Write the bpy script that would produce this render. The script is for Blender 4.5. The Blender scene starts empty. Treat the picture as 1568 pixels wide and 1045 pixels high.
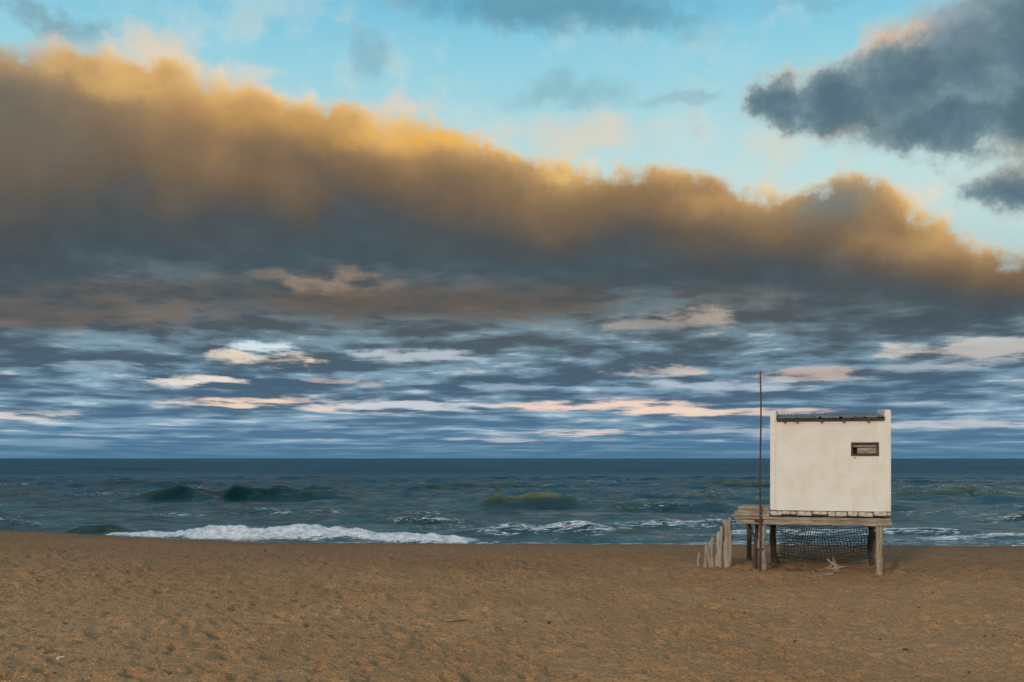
import bpy, bmesh, math, random
import numpy as np
from mathutils import Vector, Matrix, noise as mnoise
random.seed(7); rng=np.random.RandomState(11)
F=1524.0; CX=784.0; HY=702.0; CAMZ=2.8; SEAZ=-1.0
scene=bpy.context.scene
scene.view_settings.view_transform='Standard'
scene.view_settings.look='None'
scene.view_settings.exposure=0
def lin(c):
    r=[]
    for v in c:
        v=v/255.0
        r.append(v/12.92 if v<=0.04045 else ((v+0.055)/1.055)**2.4)
    return (r[0],r[1],r[2],1.0)

# ---------------------------------------------------------------- node helper
class NB:
    def __init__(s,tree): s.t=tree; s.n=tree.nodes; s.l=tree.links
    def put(s,sock,v):
        if isinstance(v,bpy.types.NodeSocket): s.l.new(v,sock)
        elif v is not None: sock.default_value=v
    def m(s,op,a,b=None,c=None,clamp=False):
        n=s.n.new('ShaderNodeMath'); n.operation=op; n.use_clamp=clamp
        s.put(n.inputs[0],a); s.put(n.inputs[1],b); s.put(n.inputs[2],c)
        return n.outputs[0]
    def add(s,a,b): return s.m('ADD',a,b)
    def sub(s,a,b): return s.m('SUBTRACT',a,b)
    def mul(s,a,b): return s.m('MULTIPLY',a,b)
    def div(s,a,b): return s.m('DIVIDE',a,b)
    def mix(s,f,a,b,bt='MIX'):
        n=s.n.new('ShaderNodeMix'); n.data_type='RGBA'; n.blend_type=bt; n.clamp_factor=True
        s.put(n.inputs[0],f); s.put(n.inputs[6],a); s.put(n.inputs[7],b); return n.outputs[2]
    def ss(s,x,lo,hi,tlo=0.0,thi=1.0):
        n=s.n.new('ShaderNodeMapRange'); n.interpolation_type='SMOOTHSTEP'
        s.put(n.inputs[0],x); s.put(n.inputs[1],lo); s.put(n.inputs[2],hi); s.put(n.inputs[3],tlo); s.put(n.inputs[4],thi)
        return n.outputs[0]
    def comb(s,x,y,z):
        n=s.n.new('ShaderNodeCombineXYZ'); s.put(n.inputs[0],x); s.put(n.inputs[1],y); s.put(n.inputs[2],z); return n.outputs[0]
    def noise(s,vec,scale,detail=5,rough=0.55,dist=0.0,col=False):
        n=s.n.new('ShaderNodeTexNoise'); s.put(n.inputs['Vector'],vec)
        n.inputs['Scale'].default_value=scale; n.inputs['Detail'].default_value=detail
        n.inputs['Roughness'].default_value=rough; n.inputs['Distortion'].default_value=dist
        return n.outputs[1] if col else n.outputs[0]
    def ramp(s,x,stops,interp='LINEAR'):
        n=s.n.new('ShaderNodeValToRGB'); n.color_ramp.interpolation=interp; e=n.color_ramp.elements
        while len(e)<len(stops): e.new(0.5)
        for i,(p,c) in enumerate(stops):
            e[i].position=p
        for i,(p,c) in enumerate(stops):
            e[i].color=c if len(c)==4 else lin(c)
        s.put(n.inputs[0],x); return n.outputs[0]
    def curve(s,x,pts):
        n=s.n.new('ShaderNodeFloatCurve'); c=n.mapping.curves[0]
        c.points[0].location=pts[0]; c.points[1].location=pts[-1]
        for p in pts[1:-1]: c.points.new(p[0],p[1])
        n.mapping.update(); s.put(n.inputs['Value'],x); return n.outputs[0]

# ---------------------------------------------------------------- world / sky
SUN=Vector((-0.46,-0.86,0.0)).normalized(); SUNEL=math.radians(17)
world=bpy.data.worlds.new("World"); scene.world=world; world.use_nodes=True
try: world.cycles.sampling_method='NONE'
except Exception as e: print(e)
wt=world.node_tree; wt.nodes.clear(); b=NB(wt)
tc=wt.nodes.new('ShaderNodeTexCoord'); sp=wt.nodes.new('ShaderNodeSeparateXYZ'); wt.links.new(tc.outputs['Generated'],sp.inputs[0])
X,Y,Z=sp.outputs
r=b.m('MAXIMUM',b.m('SQRT',b.add(b.mul(X,X),b.mul(Y,Y))),0.02)
t=b.m('MINIMUM',b.div(Z,r),3.0)
a=b.m('ARCTAN2',X,Y)
V=b.comb(b.div(X,r),b.div(Y,r),t)
def at(px,py):
    A=math.atan((px-CX)/F); return A,(HY-py)/F*math.cos(A)
nA=b.noise(V,9,6,0.52); nB=b.noise(V,26,6,0.62)
nS=b.noise(V,8.3,2,0.45)
sepw=wt.nodes.new('ShaderNodeSeparateColor'); wt.links.new(b.noise(V,14,6,0.62,col=True),sepw.inputs[0])
wx=b.sub(sepw.outputs[0],0.5); wy=b.sub(sepw.outputs[1],0.5)
lowk=b.ss(t,0.06,0.26,0.10,1.0)
aw=b.add(a,b.mul(wx,0.12)); tw=b.add(t,b.mul(b.mul(wy,0.085),lowk))
def gblob(px,py,rx,ry):
    ca,ct=at(px,py)
    dx=b.mul(b.sub(aw,ca),F/rx); dy=b.mul(b.sub(tw,ct),F/ry)
    return b.m('EXPONENT',b.mul(b.add(b.mul(dx,dx),b.mul(dy,dy)),-1.0))
sky=wt.nodes.new('ShaderNodeTexSky'); sky.sky_type='NISHITA'; sky.sun_disc=False
sky.sun_elevation=SUNEL; sky.sun_rotation=math.atan2(SUN.x,SUN.y)%(2*math.pi)
nish=b.mix(1.0,sky.outputs[0],(0.11,0.11,0.11,1),'MULTIPLY')
def tp(py): return (HY-py)/F
grad=b.ramp(t,[(0.0,(100,140,170)),(tp(320),(198,226,220)),(tp(220),(180,221,226)),(tp(100),(150,211,227)),(tp(0),(118,196,224)),(0.75,(80,150,195))])
col=b.mix(0.08,grad,nish)
veil=b.mul(b.ss(b.add(nA,b.mul(b.sub(nB,0.5),0.5)),0.44,0.70),0.55)
col=b.mix(veil,col,lin((206,220,216)))
for (px,py,rx,ry,amp,c) in [(820,0,240,46,0.85,(92,150,174)),(960,28,150,34,0.7,(96,152,174)),(560,75,42,36,0.5,(116,166,184)),(870,145,110,30,0.55,(126,170,180)),
        (1050,152,60,14,0.45,(128,168,178)),(70,34,80,26,0.75,(122,146,156)),(240,88,60,40,0.75,(232,208,182)),(885,215,110,40,0.65,(228,208,184)),(1180,215,60,30,.5,(224,212,190)),(1240,0,90,14,.4,(130,170,185)),(400,106,60,22,.6,(232,214,196)),(600,158,70,20,.6,(230,206,184))]:
    g=b.ss(b.add(b.add(gblob(px,py,rx*1.1,ry*1.1),b.mul(b.sub(nA,0.5),1.5)),b.mul(b.sub(nB,0.5),0.8)),0.15,1.0)
    col=b.mix(b.mul(g,amp),col,lin(c))
# right cloud bank
Fs=None
for (px,py,rx,ry) in [(1205,150,66,52),(1300,150,95,66),(1390,120,90,84),(1480,90,110,105),(1590,40,140,130),(1590,165,130,75),(1440,195,130,48),(1560,286,85,38)]:
    g=gblob(px,py,rx,ry); Fs=g if Fs is None else b.m('SMOOTH_MAX',Fs,g,0.2)
Fs=b.add(Fs,b.mul(b.sub(nA,0.5),0.85))
Fs=b.add(Fs,b.mul(b.sub(nB,0.5),0.65))
rcol=b.ramp(Fs,[(0.20,(216,210,198)),(0.42,(172,184,184)),(0.60,(128,150,157)),(0.80,(100,128,140)),(1.0,(86,112,126))])
for (px,py,rx,ry,c,am) in [(1330,60,80,20,(232,196,162),.85),(1190,92,46,20,(228,198,166),.7),(1560,245,60,24,(176,176,166),.7),(1450,20,60,60,(150,170,182),.6),(1300,190,90,22,(78,104,116),.6),(1230,208,60,14,(206,198,176),.5)]:
    rcol=b.mix(b.mul(gblob(px,py,rx,ry),am),rcol,lin(c))
col=b.mix(b.ss(Fs,0.20,0.66),col,rcol)
# great cloud band
top=[(0,56),(60,62),(110,60),(160,70),(215,82),(270,86),(310,104),(400,112),(440,142),(520,152),(600,162),(660,174),(730,206),(830,234),(880,244),(960,240),(1050,254),(1100,260),(1150,288),(1215,302),(1250,280),(1310,260),(1355,266),(1400,302),(1460,328),(1500,356),(1568,368)]
bot=[(0,350),(300,352),(600,368),(900,385),(1200,420),(1568,462)]
def cv(pts):
    out=[]
    for px,py in pts:
        A,T=at(px,py); out.append((A+0.5,T))
    return b.curve(b.m('ADD',a,0.5,clamp=True),out)
T=cv(top); B=cv(bot)
edge=b.add(b.mul(wy,0.066),b.mul(b.sub(nB,0.5),0.060))
s=b.sub(b.add(T,edge),t)
q=b.div(b.sub(b.add(T,b.mul(wy,0.036)),t),b.sub(T,B))
q=b.add(q,b.mul(b.sub(nS,0.5),b.ss(s,0.0,0.05,0.2,0.8)))
q=b.add(q,b.mul(b.sub(nA,0.5),0.34))
q=b.add(q,b.mul(b.sub(nB,0.5),0.14))
band=b.ramp(b.mul(q,0.5),[(0.0,(226,212,196)),(0.025,(230,202,160)),(0.055,(222,178,114)),(0.10,(186,148,100)),(0.15,(156,126,89)),(0.22,(132,109,83)),(0.30,(114,98,80)),(0.37,(97,90,81)),(0.45,(80,85,87)),(0.60,(70,86,95)),(1.0,(80,92,100))])
band=b.mix(b.mul(gblob(-20,135,130,80),0.85),band,lin((100,104,102)))
band=b.mix(b.mul(gblob(40,190,130,60),0.5),band,lin((118,108,93)))
band=b.mix(b.mul(gblob(1275,310,64,34),0.8),band,lin((120,130,125)))
band=b.mix(b.mul(gblob(640,206,120,24),0.75),band,lin((236,182,90)))
band=b.mix(b.mul(gblob(430,175,120,22),0.45),band,lin((214,164,92)))
band=b.mix(b.mul(gblob(180,112,110,20),0.5),band,lin((230,186,116)))
band=b.mix(b.mul(gblob(860,256,44,24),0.7),band,lin((238,196,122)))
band=b.mix(b.mul(gblob(1110,300,60,26),0.4),band,lin((214,170,108)))
band=b.mix(b.mul(gblob(1440,372,90,26),0.5),band,lin((206,166,110)))
bl=b.add(0.76,b.mul(nB,0.46)); band=b.mix(1.0,band,b.comb(bl,bl,bl),'MULTIPLY')
# lower strata : log spaced rows of puffy stratocumulus
p=b.m('LOGARITHM',b.m('MAXIMUM',b.add(t,0.03),0.004),math.e)
pw=b.add(p,b.mul(b.sub(nA,0.5),0.08))
sv=b.comb(b.mul(a,6.5),b.mul(pw,7.5),b.mul(b.m('ABSOLUTE',a),0.7))
sv2=b.comb(b.mul(a,21.0),b.mul(pw,15.0),3.7)
n1=b.noise(sv,1.0,4,0.5,0.0); n2=b.noise(sv2,1.0,4,0.55,0.0)
st=b.add(b.mul(n1,0.52),b.mul(n2,0.48))
mx=0.23
def tq(py): return min(1,max(0,tp(py)/mx))
tn=b.div(b.m('MAXIMUM',t,0.0),mx)
dark=b.ramp(tn,[(0,(72,112,144)),(tq(665),(80,118,148)),(tq(630),(76,107,132)),(tq(590),(74,98,119)),(tq(550),(76,95,108)),(tq(500),(80,89,96)),(tq(455),(86,86,85)),(tq(400),(72,85,92))])
light=b.ramp(tn,[(0,(96,138,168)),(tq(680),(128,162,186)),(tq(655),(138,170,192)),(tq(615),(138,170,192)),(tq(575),(130,164,184)),(tq(540),(126,156,172)),(tq(500),(116,138,148)),(tq(455),(112,113,109)),(tq(415),(94,109,114)),(1.0,(82,93,96))])
low=b.mix(b.ss(st,0.42,0.62),dark,light)
warm=b.ss(b.noise(sv,2.3,2,0.5),0.45,0.62)
hi=b.mul(b.ss(n2,0.56,0.70),b.ss(n1,0.44,0.58))
hi=b.mul(hi,b.ss(t,0.008,0.02)); hi=b.mul(hi,b.ss(t,0.10,0.15,0.85,0.0))
low=b.mix(hi,low,b.mix(warm,lin((192,206,216)),lin((222,204,192))))
blobs=[(200,408,160,16,(108,126,132),.7),(480,434,110,13,(154,134,118),.8),(90,470,240,26,(114,100,89),.8),(640,466,260,24,(100,92,85),.8),
 (1020,495,90,11,(176,162,148),.85),(290,520,110,11,(116,144,160),.7),(1000,470,50,34,(98,124,136),.6),
 (400,540,70,10,(210,228,236),1),(450,553,60,11,(240,212,188),1),(345,545,34,9,(226,208,188),.9),(640,545,100,9,(182,194,204),.9),
 (290,581,60,8,(232,222,214),.95),(360,616,110,7,(238,212,192),1),(600,621,130,9,(206,210,216),.9),(500,624,50,6,(226,210,202),.8),(925,621,130,7,(238,210,192),1),
 (1065,630,90,6,(238,212,194),1),(1250,572,60,10,(192,174,166),.85),(1110,590,120,8,(182,194,206),.8),(1015,567,60,7,(206,192,182),.8),
 (890,662,60,4,(224,208,200),.95),(20,637,90,6,(214,210,208),.9),(770,675,90,3,(190,192,198),.8),(1090,660,170,4,(170,180,192),.8),(1520,535,130,12,(196,192,186),.8),
 (1500,650,170,5,(196,198,202),.8),(500,586,50,6,(190,176,170),.7),(1200,632,80,5,(228,208,194),.8),(150,560,90,7,(150,176,192),.7),(760,590,110,6,(150,172,190),.7),(1420,560,80,6,(170,176,184),.7)]
nz=b.mul(b.sub(n2,0.5),3.2)
for (px,py,rx,ry,c,am) in blobs:
    g=gblob(px,py,rx*1.3,ry*1.5)
    gg=b.ss(b.add(g,b.mul(nz,b.m('SQRT',g))),0.30,1.0)
    low=b.mix(b.mul(gg,am),low,lin(c))
bm=b.ss(b.add(q,b.mul(b.sub(st,0.5),0.7)),1.05,1.60)
cloud=b.mix(bm,band,low)
dens=b.ss(b.add(s,b.mul(b.sub(nB,0.5),0.02)),-0.010,0.022)
col=b.mix(dens,col,cloud)
col=b.mix(b.ss(t,0.0,0.025,0.45,0.0),col,lin((84,122,152)))
col=b.mix(b.ss(t,-0.02,0.0,1.0,0.0),col,lin((34,62,84)))
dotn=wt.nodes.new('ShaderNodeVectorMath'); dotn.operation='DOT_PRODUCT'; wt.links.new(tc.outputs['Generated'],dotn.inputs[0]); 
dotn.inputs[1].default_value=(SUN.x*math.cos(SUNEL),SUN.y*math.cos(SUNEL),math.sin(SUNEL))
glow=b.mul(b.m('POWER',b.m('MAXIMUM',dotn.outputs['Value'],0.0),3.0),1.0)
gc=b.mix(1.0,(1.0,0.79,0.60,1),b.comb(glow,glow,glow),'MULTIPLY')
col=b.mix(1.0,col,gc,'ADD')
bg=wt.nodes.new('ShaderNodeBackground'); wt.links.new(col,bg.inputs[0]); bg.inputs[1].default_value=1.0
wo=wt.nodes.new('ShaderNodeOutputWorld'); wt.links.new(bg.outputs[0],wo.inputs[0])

# sun
sd=bpy.data.lights.new("sun",'SUN'); sd.energy=1.4; sd.angle=math.radians(5); sd.color=(1.0,0.87,0.74)
so=bpy.data.objects.new("sun",sd); scene.collection.objects.link(so)
dirv=-Vector((SUN.x*math.cos(SUNEL),SUN.y*math.cos(SUNEL),math.sin(SUNEL)))
so.rotation_euler=dirv.to_track_quat('-Z','Y').to_euler()

# camera
cd=bpy.data.cameras.new("camera"); cam=bpy.data.objects.new("camera",cd); scene.collection.objects.link(cam)
cam.location=(0,0,CAMZ); cam.rotation_euler=(math.radians(90),0,0)
cd.lens=35; cd.sensor_width=36; cd.shift_y=(HY-522.5)/1568.0; cd.clip_end=60000; cd.clip_start=0.1
scene.camera=cam

# ---------------------------------------------------------------- numpy noise
def h2(ix,iy,seed):
    n=(ix.astype(np.int64)*374761393+iy.astype(np.int64)*668265263+seed*982451653)&0xffffffff
    n=((n^(n>>13))*1274126177)&0xffffffff
    n=n^(n>>16)
    return (n&0xffffff)/float(0xffffff)
def vn(x,y,seed=0):
    ix=np.floor(x); iy=np.floor(y); fx=x-ix; fy=y-iy
    fx=fx*fx*fx*(fx*(fx*6-15)+10); fy=fy*fy*fy*(fy*(fy*6-15)+10)
    a0=h2(ix,iy,seed); a1=h2(ix+1,iy,seed); b0=h2(ix,iy+1,seed); b1=h2(ix+1,iy+1,seed)
    return (a0*(1-fx)+a1*fx)*(1-fy)+(b0*(1-fx)+b1*fx)*fy
def sst(x,lo,hi):
    k=np.clip((x-lo)/(hi-lo),0,1); return k*k*(3-2*k)

def grid_mesh(name,Xg,Yg,Zg,attrs,mat):
    nr,nc=Xg.shape
    co=np.stack([Xg,Yg,Zg],-1).reshape(-1,3).astype(np.float32)
    idx=np.arange(nr*nc).reshape(nr,nc)
    f=np.stack([idx[:-1,:-1],idx[:-1,1:],idx[1:,1:],idx[1:,:-1]],-1).reshape(-1,4)
    me=bpy.data.meshes.new(name)
    me.vertices.add(len(co)); me.vertices.foreach_set('co',co.ravel())
    me.loops.add(f.size); me.loops.foreach_set('vertex_index',f.ravel().astype(np.int32))
    me.polygons.add(len(f)); me.polygons.foreach_set('loop_start',(np.arange(len(f))*4).astype(np.int32))
    me.polygons.foreach_set('loop_total',np.full(len(f),4,dtype=np.int32))
    me.polygons.foreach_set('use_smooth',np.ones(len(f),dtype=bool))
    me.update(calc_edges=True)
    for k,v in attrs.items():
        at_=me.attributes.new(k,'FLOAT','POINT'); at_.data.foreach_set('value',v.ravel().astype(np.float32))
    me.materials.append(mat)
    ob=bpy.data.objects.new(name,me); scene.collection.objects.link(ob); return ob
def xmap(u,d,outer_extra):
    inner=0.86; w=0.57*np.maximum(d,9.0)
    au=np.abs(u); base=np.minimum(au,inner)/inner*w
    o=np.clip((au-inner)/(1-inner),0,1)
    return np.sign(u)*(base+o**2*outer_extra)

def new_mat(name):
    m=bpy.data.materials.new(name); m.use_nodes=True; nt=m.node_tree; nt.nodes.clear()
    nb=NB(nt); bs=nt.nodes.new('ShaderNodeBsdfPrincipled'); out=nt.nodes.new('ShaderNodeOutputMaterial')
    nt.links.new(bs.outputs[0],out.inputs[0]); 
    tcn=nt.nodes.new('ShaderNodeTexCoord')
    return m,nb,bs,tcn.outputs['Object']
def bump(nb,h,strength,dist,normal=None):
    n=nb.n.new('ShaderNodeBump'); n.inputs['Strength'].default_value=strength; n.inputs['Distance'].default_value=dist
    nb.put(n.inputs['Height'],h)
    if normal is not None: nb.l.new(normal,n.inputs['Normal'])
    return n.outputs[0]
def scalev(nb,v,sc):
    n=nb.n.new('ShaderNodeVectorMath'); n.operation='MULTIPLY'; nb.l.new(v,n.inputs[0]); n.inputs[1].default_value=sc; return n.outputs[0]
def attr(nb,name):
    n=nb.n.new('ShaderNodeAttribute'); n.attribute_name=name; return n.outputs['Fac']

# ---------------------------------------------------------------- sand
m_sand,nb,bs,oc=new_mat("sand")
big=nb.noise(oc,0.22,4,0.55); mid=nb.noise(oc,2.2,6,0.65); fine=nb.noise(oc,24,5,0.72); gr=nb.noise(oc,100,2,0.6)
c=nb.mix(nb.ss(big,0.35,0.65),(0.51,0.255,0.104,1),(0.60,0.315,0.135,1))
c=nb.mix(nb.mul(nb.ss(mid,0.45,0.72),0.4),c,(0.41,0.195,0.080,1))
c=nb.mix(nb.mul(nb.ss(fine,0.52,0.66),0.75),c,(0.18,0.085,0.040,1))
c=nb.mix(nb.mul(nb.ss(fine,0.46,0.34),0.45),c,(0.78,0.48,0.23,1))
c=nb.mix(nb.mul(nb.ss(gr,0.58,0.68),0.65),c,(0.82,0.62,0.38,1))
c=nb.mix(nb.mul(nb.ss(gr,0.42,0.30),0.5),c,(0.14,0.06,0.03,1))
c=nb.mix(nb.mul(attr(nb,'wet'),0.64),c,(0.15,0.076,0.042,1))
nb.put(bs.inputs['Base Color'],c); bs.inputs['Roughness'].default_value=0.92; bs.inputs['Specular IOR Level'].default_value=0.15
hh=nb.add(nb.add(nb.mul(nb.noise(oc,9,4,0.6),1.3),nb.mul(fine,0.65)),nb.mul(gr,0.15))
nb.put(bs.inputs['Normal'],bump(nb,hh,1.0,0.10))

def px_edge(px): return np.interp(px,[-400,0,120,200,400,700,1060,1568,2200],[806,811,816,821,829,831,832,835,837])
def edge_y(Xw):
    y=np.full_like(Xw,33.5)
    for _ in range(12):
        px=CX+F*Xw/y; y=0.5*y+0.5*(CAMZ*F/(px_edge(px)-HY))
    return y
rows=np.concatenate([np.linspace(-40,6,24),np.exp(np.linspace(math.log(7),math.log(31),430)),np.arange(31.1,48,0.1),np.linspace(49,80,20)])
u=np.linspace(-1,1,640)
U,D=np.meshgrid(u,rows)
Xs=xmap(U,D,350.0); Ys=D.copy()
eb=edge_y(Xs.copy())
over=Ys-eb
k=0.35
drop=np.where(over/k>30,over,k*np.log1p(np.exp(np.clip(over/k,-30,30))))
Zs=-0.19*drop
fade=1-sst(over,-1.0,4.0)*0.7
und=(vn(Xs*.13,Ys*.17,1)-.5)*0.14+(vn(Xs*.5,Ys*.6,2)-.5)*0.07
near=1-sst(Ys,27,33)
pits=(vn(Xs*1.7,Ys*1.9,3)-.5)*.055+(vn(Xs*3.7,Ys*4.1,4)-.5)*.062+(vn(Xs*8,Ys*8.5,5)-.5)*.050+(vn(Xs*17,Ys*17,6)-.5)*.022
def dimples(cell,seed,prob,rad,depth):
    out=np.zeros_like(Xs); cx=np.floor(Xs/cell); cy=np.floor(Ys/cell)
    for i in(-1,0,1):
        for j in(-1,0,1):
            gx=cx+i; gy=cy+j
            px=(gx+h2(gx,gy,seed))*cell; py=(gy+h2(gx,gy,seed+1))*cell
            on=h2(gx,gy,seed+2)<prob; rr=rad*(0.6+0.8*h2(gx,gy,seed+3))
            d2=((Xs-px)**2+((Ys-py)*0.8)**2)/rr**2
            out+=np.where(on,-depth*np.exp(-d2)+depth*0.45*np.exp(-(np.sqrt(d2)-1.6)**2*3),0)
    return out
pits+=dimples(0.42,31,0.55,0.09,0.055)*(.3+vn(Xs*.3,Ys*.3,9)*1.4)+dimples(1.2,51,0.40,0.16,0.09)
Zs=Zs+und*near*fade+pits*fade*(0.35+0.65*near)
wet=np.clip(0.75*sst(over,-16,-2)+0.35*sst(over,-2.5,.5),0,1)
grid_mesh("sand_beach",Xs,Ys,Zs,{'wet':wet},m_sand)

# ---------------------------------------------------------------- sea
m_sea,nb,bs,oc=new_mat("sea_water")
foam=attr(nb,'foam'); green=attr(nb,'green'); turb=attr(nb,'turb'); olive=attr(nb,'olive'); far=attr(nb,'far'); crest=attr(nb,'crest')
nbig=nb.noise(scalev(nb,oc,(0.04,0.20,1.0)),1.0,5,0.62)
ntex=nb.noise(scalev(nb,oc,(0.018,0.03,1.0)),1.0,7,0.75)
ntx2=nb.noise(scalev(nb,oc,(0.16,0.40,1.0)),1.0,6,0.72)
base=nb.mix(turb,(0.014,0.064,0.102,1),(0.055,0.125,0.142,1))
base=nb.mix(nb.mul(nb.ss(nbig,0.50,0.66),nb.add(0.2,nb.mul(turb,0.45))),base,(0.105,0.160,0.142,1))
farc=nb.mix(nb.ss(ntex,0.40,0.60),(0.013,0.064,0.104,1),(0.040,0.115,0.160,1))
base=nb.mix(far,base,farc)
base=nb.mix(nb.mul(nb.ss(ntx2,0.47,0.60),0.68),base,(0.006,0.034,0.054,1))
base=nb.mix(nb.mul(crest,0.45),base,(0.005,0.030,0.042,1))
base=nb.mix(nb.m('MULTIPLY',green,1.1,clamp=True),base,(0.003,0.028,0.028,1))
base=nb.mix(nb.m('MULTIPLY',olive,0.95,clamp=True),base,(0.120,0.122,0.034,1))
nb.put(bs.inputs['Base Color'],base); bs.inputs['IOR'].default_value=1.33; nb.put(bs.inputs['Roughness'],nb.add(0.15,nb.mul(far,0.35)))
nb.put(bs.inputs['Specular IOR Level'],nb.m('MAXIMUM',nb.sub(nb.sub(0.48,nb.mul(far,0.36)),nb.mul(green,0.25)),0.1))
bs.inputs['Specular Tint'].default_value=(0.76,0.92,1.0,1)
w1=nb.noise(scalev(nb,oc,(0.5,1.0,1.0)),1.6,6,0.66,0.4); w2=nb.noise(scalev(nb,oc,(0.16,0.40,1)),1.0,5,0.62,0.3)
hb=nb.add(nb.mul(w1,0.6),nb.mul(w2,1.3))
nb.put(bs.inputs['Normal'],bump(nb,hb,1.0,0.85))
fd=nb.n.new('ShaderNodeBsdfPrincipled'); fd.inputs['Roughness'].default_value=0.9
fc=nb.mix(nb.ss(nb.noise(scalev(nb,oc,(1,1,2)),3,5,0.65),0.35,0.65),(0.50,0.56,0.60,1),(0.92,0.90,0.86,1)); nb.put(fd.inputs['Base Color'],fc)
nb.put(fd.inputs['Normal'],bump(nb,nb.noise(scalev(nb,oc,(1,1,1.6)),5,6,0.75),1.0,0.18))
lace=nb.noise(scalev(nb,oc,(0.6,2.0,3.0)),2.0,7,0.72,1.2)
ff=nb.ss(nb.add(foam,nb.mul(nb.sub(lace,0.5),2.0)),0.42,0.64)
ff=nb.mul(ff,nb.ss(foam,0.01,0.12))
mixs=nb.n.new('ShaderNodeMixShader'); nb.put(mixs.inputs[0],ff)
nb.l.new(bs.outputs[0],mixs.inputs[1]); nb.l.new(fd.outputs[0],mixs.inputs[2])
outn=[n for n in nb.n if n.type=='OUTPUT_MATERIAL'][0]; nb.l.new(mixs.outputs[0],outn.inputs[0])

rows=np.concatenate([np.arange(36,60,0.11),np.arange(60,190,0.34),np.exp(np.linspace(math.log(191),math.log(30000),150))])
u=np.linspace(-1,1,700)
U,D=np.meshgrid(u,rows); Xw=xmap(U,D,100+3.5*D); Yw=D.copy()
sp_=np.maximum(np.gradient(rows)[:,None],0.57*D*2/600)
H=np.zeros_like(Xw)
for i in range(60):
    L=1.4*(15/1.4)**rng.rand(); th=rng.normal(0,0.32); kx=math.sin(th)*2*math.pi/L; ky=math.cos(th)*2*math.pi/L
    A=0.0105*L**0.45; ph=rng.rand()*6.28
    att_=np.clip((L/sp_-2.2)/2.5,0,1)
    wv=np.sin(Xw*kx+Yw*ky+ph+2.2*vn(Xw/L/4,Yw/L/3,i))
    H+=A*att_*wv*(0.4+1.2*vn(Xw/L/6,Yw/L/4,100+i))
H=H+1.4*np.clip(H,0,1)**2-0.01
H*=(0.35+0.65*sst(Yw,44,70))
crest=sst(H,0.04,0.2)
foam=np.zeros_like(H); green=np.zeros_like(H); olive=np.zeros_like(H)
wob=(vn(Xw*.25,Yw*0+3,21)-.5)*1.6+(vn(Xw*.9,Yw*0+3,22)-.5)*0.5
waves=[ # px0,px1,d0,d1,A,wf,wb,foam,green,olive
 (240,560,48.4,47.2,0.34,0.50,1.4,1.1,0.3,0.0),
 (120,420,49.3,48.0,0.24,0.40,0.9,1.0,0.3,0.0),
 (400,800,47.6,46.4,0.26,0.40,1.0,1.0,0.3,0.0),
 (-260,100,57,55,0.80,0.9,2.5,0.50,1.0,0.0),
 (75,205,51,50,0.46,0.8,1.6,0.05,1.1,0.0),
 (140,600,90,93,1.00,2.0,3.5,0.08,1.5,0.0),
 (690,945,77,77.5,0.85,1.5,2.8,0.08,1.0,1.3),
 (640,1040,50.5,50,0.50,0.8,2.2,0.50,0.7,0.0),
 (1380,1900,62,60,0.40,1.0,2.5,0.38,0.7,0.2),
 (880,1170,72,75,0.38,1.2,3,0.30,0.8,0.1),
 (560,760,60,59,0.36,1.0,2.5,0.36,0.7,0.1),
 (300,600,66,67,0.30,1.0,2.5,0.38,0.6,0.1),
 (1300,1620,100,104,0.50,1.6,4,0.25,0.5,0.6),
 (1000,1160,92,94,0.42,1.6,4,0.25,0.6,0.2),
 (-100,90,100,104,0.50,1.6,4,0.10,0.5,0.7),
 (1000,1650,50.5,49,0.28,0.7,1.8,0.52,0.5,0.0),
 (850,1250,56,55,0.28,0.8,2.0,0.44,0.5,0.0),
 (1350,1800,46.5,46,0.18,0.5,1.4,0.60,0.2,0.0),
 (560,900,122,124,0.5,2.2,5,0.05,0.8,0.1),(960,1400,135,130,0.5,2.2,5,0.06,0.8,0.2),(100,400,140,136,0.5,2.2,5,0.04,0.8,0.0),
]
for j,(p0,p1,d0,d1,A,wf,wb,fo,gr_,ol) in enumerate(waves):
    X0=(p0-CX)/F*d0; X1=(p1-CX)/F*d1
    kk=(Xw-X0)/(X1-X0); dd=d0+(d1-d0)*np.clip(kk,-1,2)+wob
    env=sst(kk,0.0,0.35)*(1-sst(kk,0.60,1.0))*(0.70+0.60*vn(Xw*.6,Yw*0+j,60+j))
    e=Yw-dd
    prof=np.where(e<0,np.exp(-(e/wf)**2),np.exp(-(e/wb)**2))
    H+=A*env*prof - 0.25*A*env*np.exp(-((e+2.2*wf)/(1.3*wf))**2)
    face=env*np.where(e<0,np.exp(-((e+wf*.5)/(wf*.9))**2),np.exp(-(e/(0.35*wb))**2))
    green=np.maximum(green,gr_*face); olive=np.maximum(olive,ol*env*np.exp(-((e-0.1*wb)/(0.45*wb))**2))
    fm=np.clip(env*1.6,0,1.1)*np.where(e<0,np.exp(-((e)/(wf*1.9))**2),np.exp(-(e/(wb*0.35))**2))
    foam=np.maximum(foam,fo*fm)
    if fo>0.3: foam=np.maximum(foam,0.36*env*np.exp(-((e-wb*1.4)/(wb*1.5))**2))
br=np.clip(foam-.5,0,1)
H+=br*((vn(Xw*1.9,Yw*3.0,71)-.4)*.24+(vn(Xw*5,Yw*6,72)-.4)*.16+(vn(Xw*11,Yw*9,73)-.3)*.07)
sw=(1-sst(Yw,43,54))
foam=np.maximum(foam,sw*(0.26+0.30*vn(Xw*.12,Yw*.6,80)))
patch=vn(Xw*.05,Yw*.13,81)
foam=np.maximum(foam,(1-sst(Yw,52,95))*0.38*sst(patch,0.30,0.8)*(1-np.clip(green,0,1)*.8))
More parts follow.
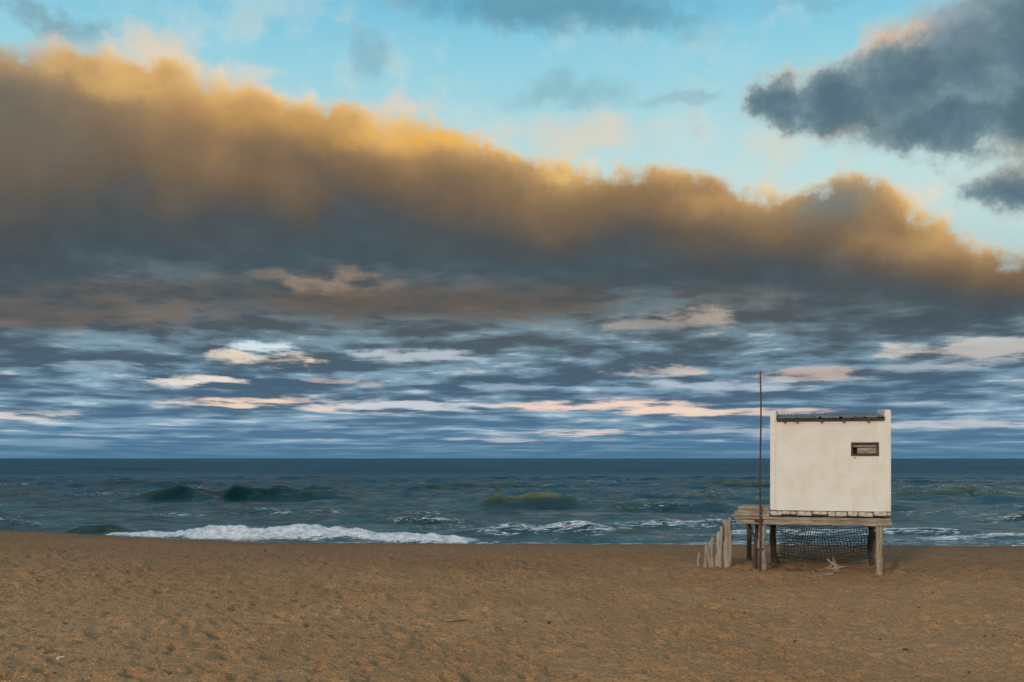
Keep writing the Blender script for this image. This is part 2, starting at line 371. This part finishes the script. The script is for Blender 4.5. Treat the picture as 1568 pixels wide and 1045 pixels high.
foam=np.maximum(foam,(1-sst(Yw,140,260))*0.36*sst(vn(Xw*.07,Yw*.25,82),0.50,0.9)*sst(H,-0.03,0.12)*(1-np.clip(green,0,1)*.8))
shorefade=sst(Yw,37,42)
Zw=SEAZ+H*shorefade
turb=1-sst(Yw,45,140)
farv=sst(Yw,90,300)
grid_mesh("sea",Xw,Yw,Zw,{'foam':foam,'green':green,'olive':olive,'turb':turb,'far':farv,'crest':crest},m_sea)

# ---------------------------------------------------------------- materials for objects
def stucco():
    m,nb,bs,oc=new_mat("old_white_stucco")
    n=nb.noise(oc,1.6,6,0.6); st=nb.noise(scalev(nb,oc,(6,6,0.7)),1.0,5,0.6); f=nb.noise(oc,22,5,0.65)
    c=nb.mix(nb.ss(n,0.35,0.7),(0.71,0.67,0.60,1),(0.64,0.59,0.51,1))
    c=nb.mix(nb.mul(nb.ss(st,0.5,0.75),0.20),c,(0.56,0.50,0.42,1))
    c=nb.mix(nb.mul(nb.ss(f,0.62,0.72),0.4),c,(0.50,0.44,0.36,1))
    nb.put(bs.inputs['Base Color'],c); bs.inputs['Roughness'].default_value=0.9
    nb.put(bs.inputs['Normal'],bump(nb,nb.add(n,nb.mul(f,0.3)),0.6,0.04)); return m
def wood(name,c1,c2,sc=(14,14,1.2)):
    m,nb,bs,oc=new_mat(name)
    n=nb.noise(scalev(nb,oc,sc),1.6,6,0.65,0.6); f=nb.noise(oc,7,4,0.6)
    c=nb.mix(nb.ss(n,0.35,0.65),c1+(1,),c2+(1,)); c=nb.mix(nb.mul(nb.ss(f,0.5,0.7),0.5),c,tuple(v*0.45 for v in c1)+(1,))
    nb.put(bs.inputs['Base Color'],c); bs.inputs['Roughness'].default_value=0.85
    nb.put(bs.inputs['Normal'],bump(nb,n,0.7,0.02)); return m
def plain(name,c1,c2,scale=10,rough=0.8,metal=0.0):
    m,nb,bs,oc=new_mat(name); n=nb.noise(oc,scale,5,0.6)
    nb.put(bs.inputs['Base Color'],nb.mix(nb.ss(n,0.35,0.65),c1+(1,),c2+(1,))); bs.inputs['Roughness'].default_value=rough
    bs.inputs['Metallic'].default_value=metal
    nb.put(bs.inputs['Normal'],bump(nb,n,0.5,0.01)); return m
M_st=stucco()
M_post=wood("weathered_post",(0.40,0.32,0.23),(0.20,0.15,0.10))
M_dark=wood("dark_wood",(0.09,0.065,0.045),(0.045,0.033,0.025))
M_plank=wood("grey_plank",(0.36,0.29,0.21),(0.18,0.14,0.10),(1.5,14,14))
M_stake=wood("stake_wood",(0.38,0.31,0.24),(0.20,0.16,0.12))
M_roof=plain("corrugated_sheet",(0.20,0.195,0.19),(0.11,0.09,0.08),4,0.7,0.0)
M_conc=plain("rubble_plaster",(0.56,0.49,0.39),(0.34,0.27,0.20),9,0.95)
M_rust=plain("rusty_metal",(0.10,0.045,0.025),(0.05,0.028,0.02),12,0.7,0.2)
M_net=plain("net_cord",(0.03,0.035,0.035),(0.055,0.05,0.045),9,0.9)
M_in=plain("dark_interior",(0.03,0.026,0.022),(0.02,0.018,0.016),5,0.9)

def link(ob,parent=None):
    scene.collection.objects.link(ob)
    if parent: ob.parent=parent
    return ob
def empty(name,loc=(0,0,0),rz=0):
    e=bpy.data.objects.new(name,None); e.empty_display_size=0.3; e.location=loc; e.rotation_euler=(0,0,rz)
    scene.collection.objects.link(e); return e
def box(name,x0,x1,y0,y1,z0,z1,mat,parent,bev=0.008,rot=(0,0,0),jit=0.0,seg=None):
    bm=bmesh.new(); bmesh.ops.create_cube(bm,size=1)
    sx,sy,sz=x1-x0,y1-y0,z1-z0
    for v in bm.verts: v.co=Vector((v.co.x*sx,v.co.y*sy,v.co.z*sz))
    if seg:
        bmesh.ops.subdivide_edges(bm,edges=[e for e in bm.edges if abs((e.verts[0].co-e.verts[1].co).length-max(sx,sy,sz))<1e-5],cuts=seg)
    if jit:
        for v in bm.verts: v.co+=Vector((random.uniform(-jit,jit),random.uniform(-jit,jit),random.uniform(-jit,jit)))
    if bev: bmesh.ops.bevel(bm,geom=list(bm.edges),offset=bev,segments=1,affect='EDGES')
    me=bpy.data.meshes.new(name); bm.to_mesh(me); bm.free(); me.materials.append(mat)
    ob=bpy.data.objects.new(name,me); ob.location=((x0+x1)/2,(y0+y1)/2,(z0+z1)/2); ob.rotation_euler=rot
    return link(ob,parent)
def limb_bm(bm,pts,rads,n=9,rough=0.12,seed=0):
    rings=[]
    P=[Vector(p) for p in pts]
    for i,p in enumerate(P):
        d=(P[min(i+1,len(P)-1)]-P[max(i-1,0)]).normalized()
        up=Vector((0,0,1)) if abs(d.z)<0.9 else Vector((1,0,0))
        u_=d.cross(up).normalized(); w_=d.cross(u_)
        ring=[]
        for k_ in range(n):
            an=2*math.pi*k_/n
            rr=rads[i]*(1+rough*(mnoise.noise(Vector((math.cos(an)*1.5+seed*7.3,math.sin(an)*1.5,i*0.55)))*2))
            ring.append(bm.verts.new(p+u_*math.cos(an)*rr+w_*math.sin(an)*rr))
        rings.append(ring)
    for i in range(len(rings)-1):
        for k_ in range(n):
            f=bm.faces.new((rings[i][k_],rings[i][(k_+1)%n],rings[i+1][(k_+1)%n],rings[i+1][k_])); f.smooth=True
    bm.faces.new(rings[0][::-1]); bm.faces.new(rings[-1])
def log(name,p0,p1,r0,r1,mat,parent,seed=0,n=9,steps=8,bend=0.02,rough=0.12):
    bm=bmesh.new(); P0=Vector(p0); P1=Vector(p1); pts=[];rd=[]
    for i in range(steps+1):
        k_=i/steps; off=Vector((mnoise.noise(Vector((k_*2.3,seed*3.1,0)))*bend*2,mnoise.noise(Vector((k_*2.3,seed*3.1,5)))*bend*2,0))
        pts.append(P0.lerp(P1,k_)+off); rd.append(r0+(r1-r0)*k_)
    limb_bm(bm,pts,rd,n,rough,seed)
    bmesh.ops.recalc_face_normals(bm,faces=bm.faces)
    me=bpy.data.meshes.new(name); bm.to_mesh(me); bm.free(); me.materials.append(mat)
    return link(bpy.data.objects.new(name,me),parent)

# ---------------------------------------------------------------- hut
RZ=math.radians(-16)
hut=empty("lifeguard_hut",(7.53,23.6,0),RZ)
hw=1.365; dep=2.45; zb=1.55; zt=3.93; th=0.14
wx0,wx1,wz0,wz1=0.49,1.09,2.86,3.17
ix=hw-th; fy=0.02
zf=3.74
def wallpiece(nm,x0,x1,z0,z1): box(nm,x0,x1,fy,fy+0.12,z0,z1,M_st,hut,0)
wallpiece("front_wall_left",-ix,wx0,zb,zf); wallpiece("front_wall_right",wx1,ix,zb,zf)
wallpiece("front_wall_below",wx0,wx1,zb,wz0); wallpiece("front_wall_above",wx0,wx1,wz1,zf)
for sgn,nm in((-1,"side_wall_left"),(1,"side_wall_right")):
    bm=bmesh.new()
    x0,x1=(-hw,-ix) if sgn<0 else (ix,hw)
    prof=[(0,zb),(dep,zb),(dep,zt+0.12),(0.35,zt+0.02),(0.22,zt),(0.0,zt)]
    A=[bm.verts.new((x0,y,z)) for y,z in prof]; B_=[bm.verts.new((x1,y,z)) for y,z in prof]
    bm.faces.new(A); bm.faces.new(B_[::-1])
    for i in range(len(prof)): bm.faces.new((A[i],B_[i],B_[(i+1)%len(prof)],A[(i+1)%len(prof)]))
    bmesh.ops.recalc_face_normals(bm,faces=bm.faces)
    bmesh.ops.bevel(bm,geom=list(bm.edges),offset=0.015,segments=2,affect='EDGES')
    me=bpy.data.meshes.new(nm); bm.to_mesh(me); bm.free(); me.materials.append(M_st); link(bpy.data.objects.new(nm,me),hut)
box("back_wall",-ix,ix,dep-0.12,dep-0.002,zb,3.86,M_st,hut,0)
box("floor",-ix,ix,fy+0.121,dep-0.122,zb+0.001,zb+0.06,M_dark,hut,0)
fr=0.035
box("window_frame_top",wx0-0.01,wx1+0.01,-0.005,0.05,wz1-fr,wz1+0.005,M_dark,hut,0.004)
box("window_frame_bottom",wx0-0.01,wx1+0.01,-0.005,0.05,wz0-0.005,wz0+fr,M_dark,hut,0.004)
box("window_frame_left",wx0-0.01,wx0+fr,-0.003,0.048,wz0+fr+0.001,wz1-fr-0.001,M_dark,hut,0.004)
box("window_frame_right",wx1-fr,wx1+0.01,-0.003,0.048,wz0+fr+0.001,wz1-fr-0.001,M_dark,hut,0.004)
box("window_shutter_upper",wx0+fr+.002,wx1-fr-.002,0.05,0.07,3.06,wz1-fr-.02,M_plank,hut,0.004,jit=.004)
box("window_shutter_lower",wx0+fr+.10,wx1-fr-.002,0.06,0.08,wz0+fr+.015,3.045,M_plank,hut,0.004,jit=.004)
box("window_back",wx0-.02,wx1+.02,0.2,0.22,wz0-.05,wz1+.05,M_in,hut,0)
box("window_sill_nail",0.55,0.575,-0.01,0.018,2.80,2.825,M_dark,hut,0.003)
def roof(nm,x0,x1,y0,y1,z0,z1,tilt=0.0,per=0.076,amp=0.014):
    bm=bmesh.new(); nx=int((x1-x0)/per*8); ny=6; g=[]
    for j in range(ny+1):
        rowv=[]
        for i in range(nx+1):
            x=x0+(x1-x0)*i/nx; k_=j/ny
            yy=y0+(y1-y0)*k_+(0.02*mnoise.noise(Vector((x*3,1,z0*5))) if j==0 else 0)
            zz=z0+(z1-z0)*k_+amp*math.sin(2*math.pi*x/per)+0.016*mnoise.noise(Vector((x*2,yy*1.5,z0*9)))+tilt*(x-x0)
            rowv.append(bm.verts.new((x,yy,zz)))
        g.append(rowv)
    for j in range(ny):
        for i in range(nx): bm.faces.new((g[j][i],g[j][i+1],g[j+1][i+1],g[j+1][i])).smooth=True
    me=bpy.data.meshes.new(nm); bm.to_mesh(me); bm.free(); me.materials.append(M_roof)
    ob=link(bpy.data.objects.new(nm,me),hut); md=ob.modifiers.new('s','SOLIDIFY'); md.thickness=0.006; return ob
roof("roof_sheet_left",-ix+.01,-0.32,-0.14,2.2,3.765,3.95,0.0)
roof("roof_sheet_middle",-0.38,0.62,-0.18,2.2,3.785,3.97,-0.012)
roof("roof_sheet_right",0.56,ix-.01,-0.12,2.2,3.770,3.955,0.010)
for i,px in enumerate([1200,1219,1257,1291,1328]):
    x=(px-1270)/67.8
    box(f"rafter_{i+1}",x-.025,x+.025,-0.12,2.1,3.67,3.745,M_dark,hut,0.004,rot=(math.radians(4.2),0,0)).location.z=3.775
box("eave_shadow_strip",-ix+.01,ix-.01,-0.05,-0.01,3.685,3.745,M_dark,hut,0.004,jit=.004)  # dark strip standing in for the shadow under the roof sheets
x=-hw; i=0
while x<hw-0.05:
    w=random.uniform(.14,.36); x2=min(x+w,hw)
    hgt=random.uniform(0.05,0.095)
    if random.random()<0.85:
        box(f"base_block_{i}",x+.006,x2-.006,-0.06-random.uniform(0,.03),0.3,zb-hgt-0.03,zb-.012+random.uniform(-.01,.004),M_conc,hut,0.018,jit=0.012)
    x=x2; i+=1
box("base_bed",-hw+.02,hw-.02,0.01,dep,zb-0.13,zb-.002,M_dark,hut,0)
for i in range(9):
    y0=-0.02+i*0.29
    box(f"deck_board_{i}",-2.12,-hw-0.01,y0,y0+.275,zb-.035,zb+.01+random.uniform(-.01,.01),M_plank,hut,0.006,rot=(0,math.radians(random.uniform(-.6,.6)),0))
box("front_beam_upper",-2.2,1.36,-0.10,0.02,1.325,1.395,M_plank,hut,0.010,jit=.008,seg=9)
box("front_beam_lower",-2.16,1.38,-0.13,0.0,1.215,1.318,M_plank,hut,0.012,jit=.010,seg=9)
box("deck_edge_left",-2.20,-1.38,-0.08,0.02,1.405,1.52,M_plank,hut,0.01,jit=.010,seg=3)
box("deck_edge_top",-2.12,-1.40,-0.05,0.00,1.56,1.63,M_plank,hut,0.008,jit=.008,rot=(0,math.radians(1.2),0))
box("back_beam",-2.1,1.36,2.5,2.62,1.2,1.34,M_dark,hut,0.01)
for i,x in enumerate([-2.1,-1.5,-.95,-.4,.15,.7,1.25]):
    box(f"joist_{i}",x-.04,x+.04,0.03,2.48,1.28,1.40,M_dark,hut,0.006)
log("post_front_left",(-1.53,-.02,-.4),(-1.55,-.04,1.22),.092,.078,M_post,hut,1,11,14,.035,.2)
log("post_front_right",(1.13,-.02,-.4),(1.10,-.04,1.22),.088,.080,M_post,hut,2,11,14,.03,.2)
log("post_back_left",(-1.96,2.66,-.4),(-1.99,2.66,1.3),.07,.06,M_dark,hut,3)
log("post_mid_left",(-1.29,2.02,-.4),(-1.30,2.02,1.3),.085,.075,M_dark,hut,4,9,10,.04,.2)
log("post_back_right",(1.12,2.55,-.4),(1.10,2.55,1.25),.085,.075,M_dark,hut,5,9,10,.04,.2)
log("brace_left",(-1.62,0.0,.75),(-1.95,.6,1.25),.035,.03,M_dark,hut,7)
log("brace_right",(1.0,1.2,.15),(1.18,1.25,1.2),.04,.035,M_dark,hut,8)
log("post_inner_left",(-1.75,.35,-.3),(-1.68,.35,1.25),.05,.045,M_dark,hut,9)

# flagpole
fp=empty("flagpole",(7.53,23.6,0),RZ)
bm=bmesh.new(); pts=[];rd=[]
for i in range(15):
    k_=i/14; z=-.3+k_*5.12
    pts.append((-1.62+0.03*math.sin(k_*3.0)+0.014*math.sin(k_*9)+0.02*k_, -0.20,z)); rd.append(0.026-0.010*k_)
limb_bm(bm,pts,rd,8,0.05,3)
limb_bm(bm,[(-1.598,-.2,4.80),(-1.575,-.2,4.86),(-1.58,-.2,4.92)],[.012,.010,.006],6,0,1)
limb_bm(bm,[(-1.60,-.2,4.62),(-1.64,-.2,4.60),(-1.63,-.2,4.66)],[.008,.007,.006],6,0,1)
bmesh.ops.recalc_face_normals(bm,faces=bm.faces)
me=bpy.data.meshes.new("pole"); bm.to_mesh(me); bm.free(); me.materials.append(M_rust); link(bpy.data.objects.new("pole",me),fp)
for i,z in enumerate((0.6,1.28)):
    bm=bmesh.new(); limb_bm(bm,[(-1.62,-.235,z),(-1.62,-.235,z+.035)],[.11,.11],12,0.02,1)
    for v in bm.verts: v.co.y=-.12+(v.co.y+.235)*0.9
    me=bpy.data.meshes.new("strap"); bm.to_mesh(me); bm.free(); me.materials.append(M_rust)
    link(bpy.data.objects.new(f"strap_{i+1}",me),fp)

# stake fence rising toward deck
sf=empty("wooden_stake_fence")
st_=[(1069,846,4),(1078,834,7),(1086,829,5),(1092,822,6),(1098,814,9),(1105,806,7),(1112,796,10),(1118,793,7)]
for i,(px,py,wpx) in enumerate(st_):
    d=25.0-0.02*i; x=(px-CX)/F*d; zt_=CAMZ+(HY-py)/F*d
    lean=random.uniform(-.05,.07)
    log(f"stake_{i+1}",(x+random.uniform(-.02,.02),d,-.35),(x+lean,d-.05,zt_),wpx/2/F*d*1.1,wpx/2/F*d*.8,M_stake,sf,20+i,7,8,.03,.3)
box("rail",(1095-CX)/F*25.1,(1122-CX)/F*25.1,25.06,25.11,.75,.82,M_stake,sf,.01,rot=(0,math.radians(-8),0))

# fishing net
netp=empty("fishing_net",(7.53,23.6,0),RZ)
def net(nm,x0,x1,yb_,zt0,zb0,sagA,nx,nz,seed,thick):
    bm=bmesh.new(); g=[]
    for j in range(nz+1):
        rw=[]
        for i in range(nx+1):
            k_=i/nx; kz=j/nz
            sag=sagA*math.sin(math.pi*k_)+0.05*math.sin(5*k_+1+seed)
            ztop=zt0-sag; zbot=zb0-.06*math.sin(math.pi*k_)+0.05*math.sin(7*k_+seed)
            x=x0+(x1-x0)*k_+0.05*math.sin(kz*4+k_*6+seed)+(0.012*((i+j)%2))
            y=yb_+0.55*k_+0.10*math.sin(k_*9+kz*3+seed)+.05*math.sin(kz*8)
            z=ztop+(zbot-ztop)*kz+0.04*mnoise.noise(Vector((k_*9,kz*7,1+seed)))
            rw.append(bm.verts.new((x,y,z)))
        g.append(rw)
    for j in range(nz):
        for i in range(nx):
            bm.faces.new((g[j][i],g[j][i+1],g[j+1][i+1],g[j+1][i]))
    me=bpy.data.meshes.new(nm); bm.to_mesh(me); bm.free(); me.materials.append(M_net)
    ob=link(bpy.data.objects.new(nm,me),netp); md=ob.modifiers.new('w','WIREFRAME'); md.thickness=thick; md.use_even_offset=False
net("net_mesh",-1.22,1.08,1.95,1.22,.22,.13,34,15,0,.019)
net("net_fold",-1.10,1.05,2.10,.80,.15,.10,26,9,2,.019)
def rope(nm,f0,r_):
    bm=bmesh.new(); pts=[f0(i/30) for i in range(31)]; limb_bm(bm,pts,[r_]*31,6,.1,2)
    me=bpy.data.meshes.new(nm); bm.to_mesh(me); bm.free(); me.materials.append(M_net); link(bpy.data.objects.new(nm,me),netp)
rope("top_rope",lambda k_:(-1.22+2.3*k_,1.92+.55*k_+.10*math.sin(k_*9),1.23-(0.13*math.sin(math.pi*k_)+0.05*math.sin(5*k_+1))),.018)
rope("front_rope",lambda k_:(-1.45+2.5*k_,0.25,1.18-.30*math.sin(math.pi*k_)-.04*math.sin(7*k_)),.012)
rope("bottom_rope",lambda k_:(-1.22+2.3*k_,1.95+.55*k_+.10*math.sin(k_*9+3),.22-.06*math.sin(math.pi*k_)+0.05*math.sin(7*k_)),.02)

# driftwood under the hut
dw=empty("driftwood_pile",(7.53,23.6,0),RZ)
for i,(p0,p1,r0,r1) in enumerate([((-.2,.75,.03),(.35,.8,.16),.045,.03),((.3,.7,.03),(-.05,.9,.34),.035,.02),((.0,.65,.03),(.12,.95,.38),.03,.02),((.05,.6,.05),(.45,.9,.05),.05,.04),
    ((.1,.8,.25),(.28,.82,.12),.03,.02),((-.15,.9,.04),(.15,.85,.28),.03,.02)]):
    log(f"branch_{i+1}",p0,p1,r0,r1,M_post,dw,40+i,7,6,.04,.3)
box("board_1",-1.2,-.55,.05,.2,.02,.07,M_dark,dw,.008,rot=(0,math.radians(3),math.radians(12)))
box("board_2",-.7,.1,.0,.16,.03,.07,M_plank,dw,.008,rot=(0,math.radians(-2),math.radians(-8)))
box("board_3",-.25,.3,-.12,-.02,.02,.065,M_plank,dw,.008,rot=(0,0,math.radians(4)))
log("branch_7",(-1.05,.5,.04),(-.3,.35,.08),.04,.025,M_dark,dw,50,7,6,.05,.3)

# beach debris
def scatter(name,n,mat,smin,smax,seed,flat=0.5):
    rs=random.Random(seed); bm=bmesh.new()
    for i in range(n):
        d=math.exp(rs.uniform(math.log(11.5),math.log(31))); x=rs.uniform(-.6,.6)*d; sz=rs.uniform(smin,smax)*(1 if rs.random()<.93 else 2.0)
        mt=Matrix.Translation((x,d,sz*0.25+0.01))@Matrix.Rotation(rs.uniform(0,6.3),4,'Z')@Matrix.Diagonal((sz*rs.uniform(.8,1.8),sz,sz*flat,1))
        r_=bmesh.ops.create_icosphere(bm,subdivisions=1,radius=1.0,matrix=mt)
        for v in r_['verts']: v.co+=Vector([rs.uniform(-.15,.15)*sz for _ in range(3)])
    me=bpy.data.meshes.new(name); bm.to_mesh(me); bm.free(); me.materials.append(mat); link(bpy.data.objects.new(name,me))
M_shell=plain("shell",(0.62,0.55,0.45),(0.5,0.42,0.32),20,0.7)
M_deb=plain("debris",(0.06,0.04,0.03),(0.10,0.06,0.04),20,0.9)
scatter("shells",300,M_shell,.006,.015,3)
scatter("beach_debris",340,M_deb,.010,.028,4)
def bit(px,py,mat,nm,L,r_):
    d=CAMZ*F/(py-HY); x=(px-CX)/F*d
    log(nm,(x-L/2,d,.03),(x+L/2,d+.05,.05),r_,r_*.6,mat,None,px,7,5,.03,.4)
bit(92,1012,M_shell,"shell_fragment",.06,.02)
bit(805,941,plain("red_plastic",(0.35,0.02,0.02),(0.25,0.03,0.02)),"red_litter",.08,.012)
bit(700,955,M_deb,"driftwood_stick",.35,.012)
bit(625,910,M_deb,"driftwood_stick",.35,.02)
bit(571,882,M_deb,"driftwood_stick",.2,.03)
print("done")
